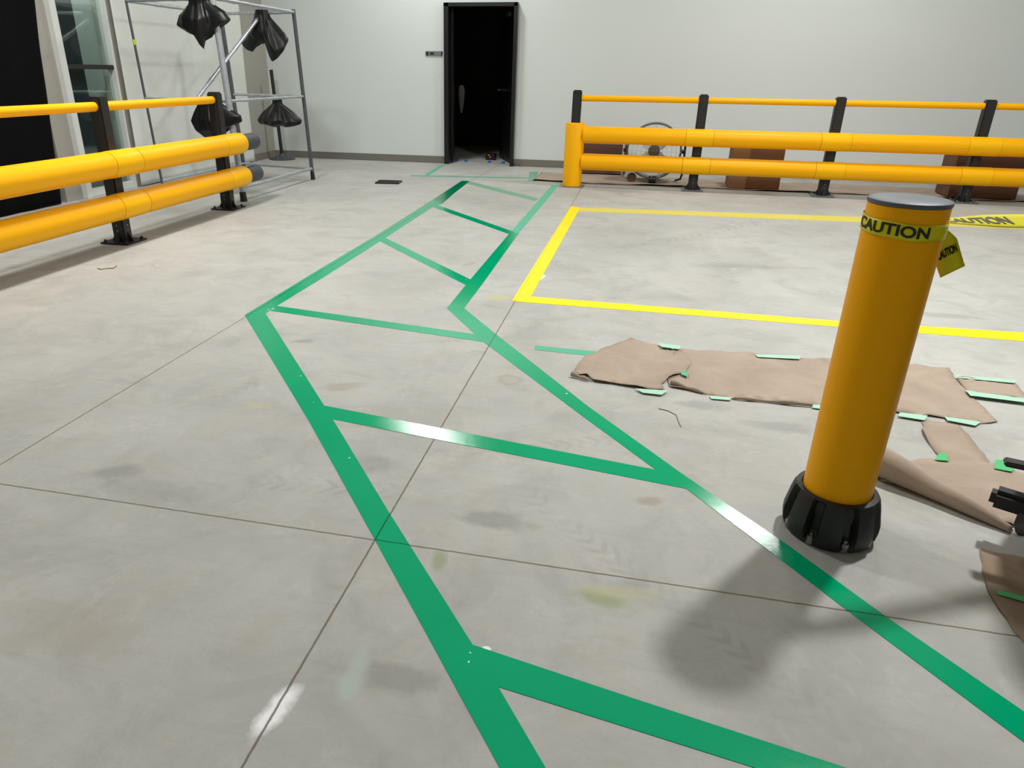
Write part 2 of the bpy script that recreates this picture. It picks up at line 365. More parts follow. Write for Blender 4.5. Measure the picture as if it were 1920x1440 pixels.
# glazed side window: jamb, dark panel for the reflection, glass, mullion
w1 = bpy.data.objects.new('window_1', None); C.objects.link(w1); w1['kind'] = 'structure'
w = MB(); w.box((XL+.02, 6.70, 1.6), (.08, .085, 3.2), bev=.004)
w.build('window_frame', 'alu', w1)
MB().box((XL-.02, 7.50, 1.6), (.1, .03, 3.2), bev=.003).build('window_edge', 'alu', w1)
MB().box((XL-.02, 7.12, 1.303), (.07, .74, .045), bev=.004).build('mullion', 'post', w1)
MB().box((XL-.02, 7.12, .04), (.07, .74, .08), bev=.004).build('window_sill', 'alu', w1)
MB().box((XL-.03, 7.12, 1.6), (.008, .74, 3.16)).build('pane', 'glass', w1)
MB().box((XL-.16, 7.02, 1.6), (.08, .36, 3.19), bev=.02).build('reflection_panel', plain('dark_blue_grey', srgb(38, 40, 48), .5), w1, label='dark panel behind the glass standing for a reflection')  # added box behind the pane, stands in for a dark reflection

# ------------------------------------------------------------------ safety barriers
def post_parts(root, x, y, plate='post', face=1, h=1.10, rz=0):
    p = MB().box((x, y, h/2), (.105, .105, h-.004), bev=.012)
    po = p.build('post', 'post', root)
    pl = MB().box((x, y, .007), (.25, .25, .012), bev=.003).build('base_plate', plate, po)
    for sx in (-1, 1):
        for sy in (-1, 1):
            MB().lathe([(.013, .012), (.013, .026), (.007, .0262), (.007, .034)], (x+sx*.095, y+sy*.095, 0), 8).build('anchor_bolt', 'bolt' if plate == 'plate' else 'post', po)
    for sx in (-1, 1):
        for (ax, ay) in (((1, 0)), ((0, 1))):
            g = MB()
            a = Vector((x+sx*ax*.05, y+sx*ay*.05, 0)); n = Vector((ay, ax, 0))*.006
            b = a+Vector((sx*ax*.05, sx*ay*.05, 0))
            vs = [g.bm.verts.new(q) for q in (a-n+Vector((0, 0, .012)), b-n+Vector((0, 0, .012)), a-n+Vector((0, 0, .09)), a+n+Vector((0, 0, .012)), b+n+Vector((0, 0, .012)), a+n+Vector((0, 0, .09)))]
            for f in ((0, 1, 2), (5, 4, 3), (0, 3, 4, 1), (1, 4, 5, 2), (2, 5, 3, 0)): g.bm.faces.new([vs[k] for k in f])
            g.build('gusset', 'post', po, smooth=False)
    for z in (.10, .14):
        MB().cyl((x, y-.051, z), (x, y-.056, z), .006, n=8).build('screw', 'bolt', po)
        MB().cyl((x+.051, y, z), (x+.056, y, z), .006, n=8).build('screw', 'bolt', po)
    return po
TZ = (.302, .620)
# right barrier, runs along X
rb = thing('safety_barrier', 'long yellow triple-rail barrier with black posts in front of the white wall', 'barrier', (-.80, 9.3, 0))
O = Vector((-.80, 9.3, 0))
px = [.67, 2.165, 3.68, 5.2]
for x in px: post_parts(rb, x-O.x, 0, 'plate')
# end bollard post
e = MB().lathe([(.112, .006), (.117, .012), (.117, .742), (.112, .752), (.104, .756), (.0, .756)], (0, -.1, 0), close=False).build('end_post', 'rail', rb)
MB().box((0, -.1, .003), (.30, .30, .006)).build('base_plate', 'plate', e)
MB().box((0.0, -.1, .933), (.105, .105, .38), bev=.012).build('upper_post', 'post', e)
prev = 0.0
for i, x in enumerate([0]+[v-O.x for v in px]):
    if i:
        x0, x1 = prev+.052, x-.052
        y0 = -.1 if i == 1 else 0
        MB().tube([(x0, y0, 1.032), (x0+.02, y0*.98, 1.032), (x1-.02, 0, 1.032), (x1, 0, 1.032)], .034, 16).build('top_rail', 'rail', rb)
        for z in TZ:
            a = .10 if i == 1 else prev+.16; b = x-.16
            MB().cyl((a, -.1, z), (b, -.1, z), .098, n=40).build('impact_rail', 'rail', rb)
            MB().cyl((x-.157, -.1, z), (x+.157, -.1, z), .1005, n=40).build('rail_sleeve', 'railcap', rb)
    prev = x
# left barrier, runs along Y
lb = thing('safety_barrier', 'yellow triple-rail barrier with black posts ending in dark stubs, near the left wall', 'barrier', (-4.03, 6.57, 0))
ys = [0, -1.6, -3.2, -4.8]
for y in ys: post_parts(lb, 0, y, 'post')
for i in range(3):
    a, b = ys[i]-.052, ys[i+1]+.052
    MB().tube([(0, a, 1.028), (0, a-.02, 1.028), (0, b+.02, 1.028), (0, b, 1.028)], .034, 16).build('top_rail', 'rail', lb)
    for z in TZ: MB().cyl((.1, ys[i]-.16, z), (.1, ys[i+1]+.16, z), .098, n=40).build('impact_rail', 'rail', lb)
for i, y in enumerate(ys):
    for z in TZ:
        prof = [(.085, -.157), (.0985, -.152), (.1005, -.14), (.1005, .14), (.0985, .152), (.085, .157)]
        if i == 0: prof = [(.085, -.157), (.0985, -.152), (.1005, -.14), (.1005, .16), (.098, .19), (.088, .207), (.06, .215)]
        r = MB().lathe(prof, n=40).build('rail_sleeve', 'railcap', lb); r.rotation_euler = (-PI/2, 0, 0); r.location = (.1, y, z)
for z in TZ:
    MB().lathe([(.06, 0), (.076, .005), (.080, .02), (.080, .24), (.074, .262), (.05, .27), (.0, .27)], n=32, close=False).build('end_stub', 'sleeve', lb, loc=(.1, .21, z), label='dark grey end stub').rotation_euler = (-PI/2, 0, 0)

# ------------------------------------------------------------------ bollard
BX, BY = .688, 2.045
bo = thing('bollard', 'tall yellow bollard with slate cap and black skirt beside the green line', 'bollard', (BX, BY, 0))
MB().lathe([(.096, .13), (.096, 1.004), (.092, 1.008)], n=64).build('column', 'bollardy', bo)
MB().lathe([(.091, 1.004), (.0975, 1.006), (.0985, 1.011), (.097, 1.016), (.090, 1.019), (.04, 1.021), (.0, 1.021)], n=64, close=False).build('cap', 'cap', bo)
# skirt with recessed bolt pockets
n = 96; mb = MB(); prof = [(.122, .0), (.128, .006), (.133, .02), (.137, .045), (.137, .065), (.133, .085), (.127, .118), (.121, .142), (.115, .152), (.1, .155), (.097, .150)]
rings = []
for r, z in prof:
    ring = []
    for k in range(n):
        a = 2*PI*k/n; ph = ((a-math.radians(9)) / (2*PI/8)) % 1; dd = min(ph, 1-ph)*2
        notch = max(0, min(1, (.34-dd)/.08)); f = 0
        if .02 < z < .145: f = notch*(.030 if z < .1 else .018)
        if z <= .02: f = notch*.004
        ring.append(mb.bm.verts.new(((r-f)*math.cos(a), (r-f)*math.sin(a), z)))
    rings.append(ring)
for a, b in zip(rings, rings[1:]):
    for k in range(n): mb.bm.faces.new((a[k], a[(k+1) % n], b[(k+1) % n], b[k]))
mb.bm.faces.new(rings[0][::-1])
sk = mb.build('skirt', 'black', bo)
for k in range(8):
    a = 2*PI*k/8 + math.radians(9)
    x, y = .119*math.cos(a), .119*math.sin(a)
    MB().lathe([(.012, .006), (.012, .034), (.006, .0342), (.006, .044)], (x, y, 0), 8).build('anchor_bolt', 'bolt', sk)

# ------------------------------------------------------------------ caution tape
def text_mesh(body, size, ext=.0004):
    cu = bpy.data.curves.new('txt', 'FONT'); cu.body = body; cu.size = size; cu.extrude = ext; cu.offset = .0012; cu.align_x = 'CENTER'; cu.align_y = 'CENTER'
    o = bpy.data.objects.new('txt', cu); C.objects.link(o)
    bpy.context.view_layer.update()
    me = bpy.data.meshes.new_from_object(o); C.objects.unlink(o); bpy.data.objects.remove(o)
    bm = bmesh.new(); bm.from_mesh(me); bmesh.ops.subdivide_edges(bm, edges=[e for e in bm.edges if e.calc_length() > size*.12], cuts=3)
    bmesh.ops.triangulate(bm, faces=bm.faces)
    return bm
ct = thing('caution_tape', 'yellow caution tape tied around top of the tall bollard, trailing right', 'tape', (BX, BY, 0))
def band_pt(a, t, off=0.0):   # a angle around the post, t across the width -1..1
    z = .952 + .005*math.cos(a-2.2) + t*.020 + .001*math.sin(5*a)
    r = .0985+off+.001*math.sin(7*a)
    return Vector((r*math.cos(a), r*math.sin(a), z))
o = sheet('wrap', 'ctape', lambda u, v: band_pt(u*2*PI, v*2-1), 96, 4, .0008, ct)
tm = MB(); tm.bm.free(); tm.bm = text_mesh('CAUTION', .038)
a0 = math.radians(-128)
for v in tm.bm.verts: v.co = band_pt(a0+v.co.x*1.15/.0985+v.co.y*.0, max(-1, min(1, v.co.y/.020)), .0012+v.co.z)
tm.build('lettering', 'ink', ct, smooth=False)
E0 = Vector((.092, .04, .958)); E1 = Vector((2.35, 1.12, .985))
def span_pt(u, t, off=0):
    p = E0.lerp(E1, u); p.z -= .035*math.sin(PI*u)
    d = (E1-E0).normalized(); side = d.cross(Vector((0, 0, 1))).normalized(); tw = .12+.35*math.sin(u*9)
    wv = side*(-math.cos(tw*.5+.16)) + Vector((0, 0, 1))*math.sin(tw*.5+.16)
    wid = .034*min(1, .35+u*9); nn = d.cross(wv).normalized()
    return p + wv*t*wid + nn*off
sheet('tape_span', 'ctape', lambda u, v: span_pt(u, v*2-1), 90, 4, .0008, ct)
for u0 in (.05, .165, .28, .395):
    for side in (1, -1):
        tm = MB(); tm.bm.free(); tm.bm = text_mesh('CAUTION', .05)
        for v in tm.bm.verts: v.co = span_pt(u0+v.co.x/2.5, max(-1, min(1, v.co.y/.034)), side*.0015+v.co.z*.5)
        tm.build('lettering', 'ink', ct, smooth=False)
def tail_pt(u, t, off=0):
    p = Vector((.085, .045, .948)) + Vector((.075, -.015, -.10))*u + Vector((0, 0, -.02))*u*u
    wv = Vector((.8, .1, .52)).normalized(); nn = Vector((.2, -1, .1)).normalized()
    return p + wv*t*(.010+.022*min(1, u*2.2)) + nn*(off+.006*math.sin(u*5))
sheet('tape_tail', 'ctape', lambda u, v: tail_pt(u, v*2-1), 20, 4, .0008, ct)
tm = MB(); tm.bm.free(); tm.bm = text_mesh('CAUTION', .026)
for v in tm.bm.verts: v.co = tail_pt(.62-v.co.y/.12, v.co.x/.075, .002)
tm.build('lettering', 'ink', ct, smooth=False)
MB().lathe([(.006, -.016), (.014, -.008), (.016, 0), (.013, .01), (.005, .016)], n=14).build('knot', 'ctape', ct, loc=(.098, .045, .955))

# ------------------------------------------------------------------ floor lines
def strip(pts, name, mat, parent=None, h=.0015, z0=.0):
    P = [F(*p) if len(p) == 2 else Vector(p) for p in pts]
    return MB().prism([(p.x, p.y) for p in P], z0, z0+h).build(name, mat, parent, smooth=False)
def ext(p, q, dist):
    a, b = F(*p), F(*q); d = (b-a).normalized(); r = b+d*dist
    return (r.x, r.y, 0.0)
gw = thing('walkway_marking', 'fresh green ladder-shaped walkway outline painted on the concrete floor', 'floor marking')
strip([ext((702, 1010), (937, 1440), .5), (937, 1440), (702, 1010), (580, 791), (459, 591), (498, 588), (622, 783), (730, 962), (888, 1212), (935, 1290), (1023, 1440), ext((935, 1290), (1023, 1440), .5)], 'border_line', 'green', gw)
strip([(459, 591), (586, 513), (708, 440), (812, 374), (829, 382), (812, 388), (718, 449), (605, 521), (512, 578), (498, 588)], 'border_line', 'green', gw)
strip([(812, 374), (840, 356), (866, 339), (880, 340), (852, 362), (829, 382)], 'border_line', 'greendark', gw)
strip([(955, 438), (877, 530), (838, 578), (870, 578), (905, 532), (966, 447), (973, 437)], 'border_line', 'green', gw)
strip([(1035, 347), (955, 438), (973, 437), (1048, 347)], 'border_line', 'tapegreen', gw, h=.0012).__setitem__('label', 'paler green far end of the right border')
strip([(838, 578), (905, 640), (1085, 775), (1235, 885), (1290, 919), (1455, 1043), (1590, 1146), (1920, 1392), ext((1590, 1146), (1920, 1392), .8), ext((1660, 1156), (1920, 1335), .8), (1920, 1335), (1660, 1156), (1475, 1021), (1285, 893), (1105, 764), (935, 631), (870, 578)], 'border_line', 'green', gw)
for P, mt in (([(872, 338), (1009, 372), (1003, 377), (870, 343)], 'tapegrey'), ([(808, 380.5), (966, 435.5), (960, 441), (798, 383.5)], 'green'), ([(711, 440.5), (894, 530), (884, 540), (699, 445.5)], 'green'),
          ([(503, 571.5), (930, 632.5), (943, 646.5), (491, 580.5)], 'green'), ([(583, 756), (1270, 889), (1322, 923.5), (603, 782)], 'green'),
          ([(864, 1202), (1200, 1314), (1586, 1440), ext((1200, 1314), (1586, 1440), .5), ext((1200, 1372), (1415, 1440), .55), (1415, 1440), (1200, 1372), (912, 1281)], 'green')):
    o = strip(P, 'cross_line', mt, gw, h=.00145)
    if mt == 'tapegrey': o['label'] = 'faded grey-green crossing strip at the far end'
yw = thing('bay_marking', 'yellow painted rectangle outline on the floor behind the bollard', 'floor marking')
strip([(960, 564), (1070, 387), (1088, 389), (995, 557)], 'side_line', 'yellow', yw)
strip([(960, 565), (993, 556), (1570, 602), (1920, 624), ext((1570, 602), (1920, 624), 1.4), ext((1570, 613), (1920, 640), 1.4), (1920, 640), (1570, 613)], 'front_line', 'yellow', yw, h=.0017)
strip([(1086, 389), (1620, 407), (1920, 419), ext((1620, 407), (1920, 419), .8), ext((1620, 417), (1920, 430), .8), (1920, 430), (1620, 417), (1084, 396)], 'rear_line', 'yellowfade', yw, h=.0013).__setitem__('label', 'faded pale yellow rear line')

# ------------------------------------------------------------------ kraft paper
KS = []
def paper(pts, name, label, seed, lift=.005, z0=.003, mat='kraft', edge=.010):
    rnd = random.Random(seed)
    P = [F(*p) for p in pts]
    # ragged outline
    R = []
    for a, b in zip(P, P[1:]+P[:1]):
        L = (b-a).length; k = max(1, int(L/.035))
        for i in range(k):
            q = a.lerp(b, i/k)
            if i: q += Vector((rnd.uniform(-1, 1), rnd.uniform(-1, 1), 0))*.0045
            R.append(q)
    bm = bmesh.new(); vs = [bm.verts.new((q.x, q.y, 0)) for q in R]
    es = [bm.edges.new((vs[i], vs[(i+1) % len(vs)])) for i in range(len(vs))]
    bmesh.ops.triangle_fill(bm, use_beauty=True, edges=es)
    for _ in range(3):
        le = [e for e in bm.edges if e.calc_length() > .06]
        if le: bmesh.ops.subdivide_edges(bm, edges=le, cuts=1); bmesh.ops.triangulate(bm, faces=bm.faces)
    ph = [rnd.uniform(0, 6) for _ in range(6)]
    for v in bm.verts:
        x, y = v.co.x, v.co.y
        h = .5+.25*math.sin(x*17+y*9+ph[0])+.2*math.sin(y*31-x*11+ph[1])+.15*math.sin(x*47+y*37+ph[2])
        bnd = any(len(e.link_faces) < 2 for e in v.link_edges)
        v.co.z = z0 + max(0, h)*lift + (edge*max(0, math.sin(x*23+y*15+ph[3])*math.sin(x*9+ph[4])) if bnd else 0)
    bm.normal_update()
    if sum(f.normal.z for f in bm.faces) < 0: bmesh.ops.reverse_faces(bm, faces=bm.faces)
    me = bpy.data.meshes.new(name); bm.to_mesh(me); bm.free()
    for p in me.polygons: p.use_smooth = True
    o = bpy.data.objects.new(name, me); me.materials.append(M[mat]); C.objects.link(o)
    md = o.modifiers.new('solid', 'SOLIDIFY'); md.thickness = .0012; md.offset = -1
    return tag(o, label, 'paper')
KS.append(paper([(1262, 655), (1390, 663), (1500, 672), (1700, 687), (1780, 690), (1792, 714), (1812, 738), (1838, 760), (1870, 792), (1826, 797), (1760, 784), (1690, 776), (1600, 766), (1523, 762), (1375, 749), (1300, 735), (1256, 727), (1252, 712), (1262, 695)], 'kraft_paper', 'long brown kraft paper sheet running behind the bollard', 3, z0=.002))
KS.append(paper([(1070, 703), (1086, 685), (1098, 670), (1135, 655), (1183, 636), (1238, 653), (1285, 666), (1296, 684), (1286, 700), (1262, 708), (1240, 722), (1245, 732), (1215, 733), (1190, 728), (1148, 721), (1110, 716), (1100, 706), (1085, 705)], 'kraft_paper', 'pointed brown kraft paper piece with torn edge, leftmost on the floor', 5, z0=.007))
KS.append(paper([(1792, 711), (1840, 716), (1903, 721), (1920, 742), (1935, 760), (1920, 752), (1880, 750), (1818, 742)], 'kraft_paper', 'small pinkish kraft paper scrap framed by mint tape at the right edge', 8, z0=.008))
KS.append(paper([(1728, 786), (1800, 800), (1822, 826), (1850, 862), (1875, 895), (1860, 910), (1780, 880), (1752, 848), (1730, 815)], 'kraft_paper', 'narrow kraft paper strip leading from the long sheet toward the camera', 9, z0=.003))
KS.append(paper([(1668, 872), (1760, 866), (1860, 872), (1960, 905), (1990, 1000), (1930, 1010), (1895, 985), (1800, 950), (1650, 905)], 'kraft_paper', 'kraft paper sheet lying right of the bollard with rolled front edge', 12, z0=.007))
KS.append(paper([(1836, 1030), (1900, 1045), (1990, 1060), (2010, 1230), (1935, 1225), (1900, 1185), (1862, 1128), (1846, 1090)], 'kraft_paper', 'shaded brown paper sheet under the black machine at the right edge', 15, z0=.002, edge=.004, mat='kraftshade'))
# torn rolled edges
def curl(p0, p1, r0, r1, parent, turn=200, name='rolled_edge', mat='kraft'):
    a, b = F(*p0), F(*p1); d = (b-a); L = d.length; d.normalize(); sd = Vector((d.y, -d.x, 0))
    if sd.y > 0: sd = -sd
    def fn(u, v):
        r = r0+(r1-r0)*u+.002*math.sin(u*11); an = math.radians(90-turn*v)     # starts on top, rolls toward camera and under
        return a+d*(L*u) + sd*(r*math.cos(an)) + Vector((0, 0, .0025+r+r*math.sin(an)))
    return sheet(name, mat, fn, 40, 20, .0012, parent)
curl((1640, 888), (1896, 1000), .056, .013, KS[4], 250)
curl((1072, 706), (1105, 716), .012, .006, KS[1], 170)
curl((1258, 722), (1325, 741), .013, .004, KS[0], 190)
curl((1375, 749), (1522, 763), .005, .010, KS[0], 170)
# runner behind the right barrier
def runner(u, v):
    x = -1.35 + 5.9*u; y = 9.50+.9*v + .02*math.sin(x*3)
    if u < .07: y -= 0
    return Vector((x, y, .004 + .004*math.sin(x*13+v*5) + (.02*(1-v*8) if v < .125 else 0)*(.6+.4*math.sin(x*4.3))))
o = sheet('paper_runner', 'kraft', runner, 120, 24, .0015); tag(o, 'tan paper runner lying between the long barrier and the white wall', 'paper')

# ------------------------------------------------------------------ masking tape bits
def tape(pts, label, mat='tapemint', z=.004, name='masking_tape'):
    P = [F(*p) for p in pts]
    bm = MB().prism([(p.x, p.y) for p in P], z-.0012, z)
    return tag(bm.build(name, mat, smooth=False), label, 'tape')
tape([(1003, 648), (1125, 660), (1118, 669), (1002, 656)], 'straight green tape strip pointing at the leftmost kraft paper point', 'tapegreen', .0012)
tape([(1232, 650), (1276, 656), (1272, 662), (1240, 658)], 'short mint tape at back edge of the pointed kraft paper', z=.022)
tape([(1415, 668), (1501, 671), (1498, 677), (1420, 673)], 'mint tape along back edge of the long kraft paper sheet', z=.011)
tape([(1190, 732), (1252, 736), (1240, 744), (1205, 740)], 'mint tape at front edge of the pointed kraft paper', z=.010)
tape([(1330, 744), (1372, 748), (1368, 753), (1333, 750)], 'tiny mint tape left of the lifted paper edge', z=.007)
tape([(1524, 761), (1548, 763), (1545, 770), (1522, 767)], 'tiny mint tape on sheet front beside the bollard', z=.007)
tape([(1686, 777), (1738, 783), (1733, 792), (1683, 784)], 'mint tape on sheet front just right of the bollard', z=.010)
tape([(1770, 785), (1838, 795), (1828, 802), (1775, 792)], 'mint tape on front right corner of the long sheet', z=.010)
tape([(1788, 708), (1905, 719), (1900, 724), (1794, 714)], 'long mint tape on back edge of small right-hand scrap', z=.016)
tape([(1808, 737), (1828, 741), (1935, 755), (1932, 762), (1830, 749), (1818, 748)], 'notched mint tape on front edge of small right-hand scrap', z=.016)
tape([(1757, 859), (1768, 855), (1777, 872), (1750, 870)], 'small vivid green tape dab at left of narrow paper strip', 'tapevivid', .018)
tape([(1865, 868), (1882, 868), (1900, 884), (1895, 890), (1862, 884)], 'larger vivid green tape dab beside the black bracket', 'tapevivid', .013)
tape([(1866, 1111), (1935, 1128), (1935, 1138), (1868, 1119)], 'thin dark green tape on shaded paper at right edge', 'tapevivid', .010)
tape([(1278, 699), (1290, 703), (1288, 711), (1276, 706)], 'tiny green tape scrap in the overlap of two paper sheets', 'tapegreen', .013)
tape([(826, 309), (838, 307), (803, 330), (788, 333)], 'green tape strip slanting toward left foot of dark doorway', 'tapegreen', .0012)
tape([(993, 322), (1010, 322), (1004, 340), (990, 340)], 'faint green tape patch left of the barrier end post', 'tapegrey', .0012)
tape([(770, 328), (1000, 333), (1000, 335.5), (770, 330.5)], 'faint thin green tape line crossing in front of doorway', 'tapegrey', .0010)
for i, xx in enumerate((856, 874, 918, 944)):
    tape([(xx-3, 298+i*1.6), (xx+3, 298+i*1.6), (xx+3, 302+i*1.6), (xx-4, 302+i*1.6)], ['blue tape scrap at doorway threshold, nearest left jamb', 'blue tape scrap at doorway threshold, second from left jamb', 'blue tape scrap at doorway threshold, second from right jamb', 'blue tape scrap at doorway threshold, nearest right jamb'][i], 'blue', .0015, 'blue_tape')['group'] = 'blue tape scraps at doorway'
# floor grate
p = F(729, 342.5)
gr = thing('floor_grate', 'dark rectangular metal grate on the floor left of the doorway', 'grate', (p.x, p.y, 0), .12)
w = MB(); w.box((0, .11, .008), (.30, .02, .016)); w.box((0, -.11, .008), (.30, .02, .016)); w.box((.14, 0, .008), (.02, .24, .016)); w.box((-.14, 0, .008), (.02, .24, .016)); w.build('frame', 'post', gr)
w = MB()
for i in range(9): w.box((-.112+i*.028, 0, .007), (.014, .2, .01))
w.build('bars', 'post', gr)
MB().box((0, 0, .001), (.28, .22, .002)).build('pit', 'blackf', gr)
# wire bits
w = MB(); P = [F(a, b, .004) for a, b in ((183, 503), (190, 505), (202, 503), (212, 503), (219, 498))]; w.tube(P, .003, 8)
tag(w.build('wire_scrap', plain('brown_wire', srgb(150, 115, 75), .6)), 'thin brown scrap of wire on floor in front of left barrier', 'debris')
w = MB(); P = [F(a, b, .002) for a, b in ((1235, 766), (1252, 770), (1268, 778), (1272, 790), (1277, 800))]; w.tube(P, .0016, 6)
tag(w.build('string_scrap', plain('grey_string', srgb(130, 122, 110), .8)), 'thin grey curved string on floor below the kraft paper', 'debris')

# ------------------------------------------------------------------ tube rack with bags
LF, RB_, RF, FF = Vector((-5.2, 7.2, 0)), Vector((-5.18, 8.95, 0)), Vector((-4.1, 8.75, 0)), Vector((-4.10, 7.0, 0))
rk = thing('tube_rack', 'tall open rack of wrapped galvanised tubes standing before the white sheeting', 'rack', (-4.65, 8.0, 0))
OO = Vector((-4.65, 8.0, 0))
LEAN = Vector((-.085, .0, 1.93))   # stands slightly out of plumb
def at(p, z): return p-OO + LEAN*(z/1.93)*1.0 + Vector((0.085*.45, 0, 0))*0
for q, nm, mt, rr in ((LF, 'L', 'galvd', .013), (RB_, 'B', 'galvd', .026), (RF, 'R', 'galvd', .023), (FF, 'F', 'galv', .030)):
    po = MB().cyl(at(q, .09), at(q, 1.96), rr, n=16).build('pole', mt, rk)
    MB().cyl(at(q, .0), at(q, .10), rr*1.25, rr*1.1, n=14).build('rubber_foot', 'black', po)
    if nm == 'L': MB().cyl(at(q, 1.52), at(q, 1.57), rr*1.15, n=14).build('lime_band', 'lime', po, label='bright lime tape band')
def rail(a, b, za, zb, r=.021, mt='galv'):
    A, B = at(a, za), at(b, zb); k = 14
    w = MB(); w.tube([A.lerp(B, i/k) for i in range(k+1)], lambda t: r*(1+.12*math.sin(t*37)+.08*math.sin(t*71)), 12)
    return w.build('cross_rail', mt, rk)
for z in (1.93, 1.0, .14):
    for a, b in ((LF, FF), (FF, RF), (RF, RB_), (RB_, LF)):
        if (a is RB_ and z == 1.0) or (a is LF and z == .14): continue
        rail(a, b, z, z, .019 if z != 1.0 else .016)
rail(LF.lerp(FF, .62), RB_.lerp(RF, .55), 1.0, 1.9, .022).name = 'diagonal_brace'
def bag(c, L, prof, seed, label, folds=5, sq=(1, 1), dirs=None, tilt=0):
    """gathered liner: neck at c, hanging down by L; prof = radius along the drop; dirs = corner bulges (angle, gain, drop)"""
    rnd = random.Random(seed); n = 72; k = 26; mb = MB(); rings = []
    ph = [rnd.uniform(0, 6) for _ in range(4)]
    for j in range(k+1):
        t = j/k; ring = []
        for i in range(n):
            a = 2*PI*i/n
            r = 0
            for (t0, r0), (t1, r1) in zip(prof, prof[1:]):
                if t0 <= t <= t1: r = r0+(r1-r0)*(t-t0)/(t1-t0); break
            amp = .08+.17*math.sin(PI*min(1, t*1.05))
            fo = 1+amp*(.55*math.sin(folds*a+ph[0]+t*1.3)+.3*math.sin((folds*2+1)*a+ph[1])+.15*math.sin(3*a+ph[2]))
            dz = 0
            for (da, g, dr) in dirs or []:
                wgt = max(0, math.cos((a-da)))**9
                fo += g*wgt*min(1, t*1.4); dz += dr*wgt*t
            x, y = r*fo*math.cos(a)*sq[0], r*fo*math.sin(a)*sq[1]
            ring.append(mb.bm.verts.new((c[0]+x+tilt*t, c[1]+y, c[2]-L*t-dz+.01*math.sin(a*5+ph[3])*t)))
        rings.append(ring)
    for a_, b_ in zip(rings, rings[1:]):
        for i in range(n): mb.bm.faces.new((a_[i], a_[(i+1) % n], b_[(i+1) % n], b_[i]))
    mb.bm.faces.new(rings[0]); mb.bm.faces.new(rings[-1][::-1])
    o = mb.build('bin_bag', 'bag'); loc = Vector(c)
    for v in o.data.vertices: v.co -= loc
    o.location = loc
    return tag(o, label, 'bag', 'black bags tied to the tube rack')
def W(p, z): return at(p, z)+OO
b1 = W(LF.lerp(FF, .87), 1.93); b2 = W(RB_.lerp(RF, .62), 1.93); b3 = W(LF.lerp(FF, .80), 1.0); b4 = W(RB_.lerp(RF, .64), 1.0)
bag((b1.x, b1.y-.035, b1.z+.03), .40, [(0, .10), (.2, .09), (.5, .15), (.75, .15), (.92, .09), (1, .02)], 1, 'black plastic bag hanging from rack top rail, upper left', dirs=[(PI*.98, .9, -.05), (-.05, 1.1, -.10), (-1.6, .1, .08)], sq=(1, .7))
bag((b2.x-.03, b2.y-.03, b2.z+.03), .36, [(0, .08), (.2, .085), (.55, .15), (.8, .18), (.95, .15), (1, .10)], 2, 'black plastic bag with drooping corner on rack top, upper right', dirs=[(PI*.97, .75, .10), (-.12, .8, .05), (-.75, .35, .20), (-1.57, -.1, -.10)], sq=(1, .6))
bag((b3.x, b3.y-.03, b3.z-.0), .38, [(0, .10), (.2, .14), (.5, .19), (.75, .17), (.92, .10), (1, .03)], 3, 'black plastic bag on rack middle rail, half hidden by barrier post', dirs=[(-.02, .9, -.12), (PI*.9, .15, .0)], sq=(1, .7))
bag((b4.x, b4.y-.02, b4.z-.02), .34, [(0, .055), (.22, .06), (.5, .16), (.8, .235), (.95, .23), (1, .12)], 4, 'black plastic bag with gathered neck and wide base, lower right of rack', dirs=[(0, .25, .0), (PI, .1, -.02)], sq=(1, .7))
for q in (b4,):
    MB().tube([(q.x-OO.x-.05, q.y-OO.y-.03, 1.0), (q.x-OO.x, q.y-OO.y-.05, .99), (q.x-OO.x+.05, q.y-OO.y-.03, 1.0)], .012, 8).build('tie', 'galv', rk)
# pole stand by the wall
st = thing('pole_stand', 'black upright pole on a round base against back wall, behind rack', 'stand', (-5.52, 10.72, 0))
MB().lathe([(.20, 0), (.20, .012), (.17, .022), (.05, .05), (.03, .09)], n=40).build('base', 'sleeve', st)
MB().cyl((0, 0, .04), (-.05, 0, 1.30), .026, n=16).build('pole', 'black', st)

# ------------------------------------------------------------------ things behind the barrier
FX, FY = .175, 9.86
fa = thing('drum_fan', 'round floor drum fan on wheeled tube frame behind the right barrier', 'fan', (FX, FY, 0))
def ring_(R, r, y, zc, mat, nm, n=48, parent=fa):
    w = MB(); w.tube([(R*math.cos(2*PI*i/n), y, zc+R*math.sin(2*PI*i/n)) for i in range(n+1)], r, 8); return w.build(nm, mat, parent)
zc = .40
mb = MB(); pr = [(.335, -.13), (.345, -.11), (.345, .11), (.335, .13), (.328, .12), (.328, -.12), (.335, -.13)]
mb.lathe(pr, n=56, close=False); d = mb.build('drum', 'fan', fa, loc=(0, 0, zc)); d.rotation_euler = (PI/2, 0, 0)
g = MB()
for k in range(20):
    a = 2*PI*k/20; g.cyl((.06*math.cos(a), -.14, zc+.06*math.sin(a)), (.335*math.cos(a), -.125, zc+.335*math.sin(a)), .003, n=6)
for R in (.10, .16, .22, .28):
    g.tube([(R*math.cos(2*PI*i/40), -.137, zc+R*math.sin(2*PI*i/40)) for i in range(41)], .0025, 6)
g.build('front_grille', 'fanw', fa)
MB().cyl((0, -.15, zc), (0, -.13, zc), .07, n=24).build('grille_badge', 'fan', fa)
MB().cyl((0, -.08, zc), (0, .1, zc), .075, n=24).build('motor', 'black', fa)
for k in range(4):
    a = PI/4+k*PI/2; w = MB()
    w.box((.19*math.cos(a), -.02, zc+.19*math.sin(a)), (.24, .008, .13), Matrix.Rotation(-a, 4, 'Y') @ Matrix.Rotation(.45, 4, 'X')); w.build('fan_blade', 'fanw', fa)
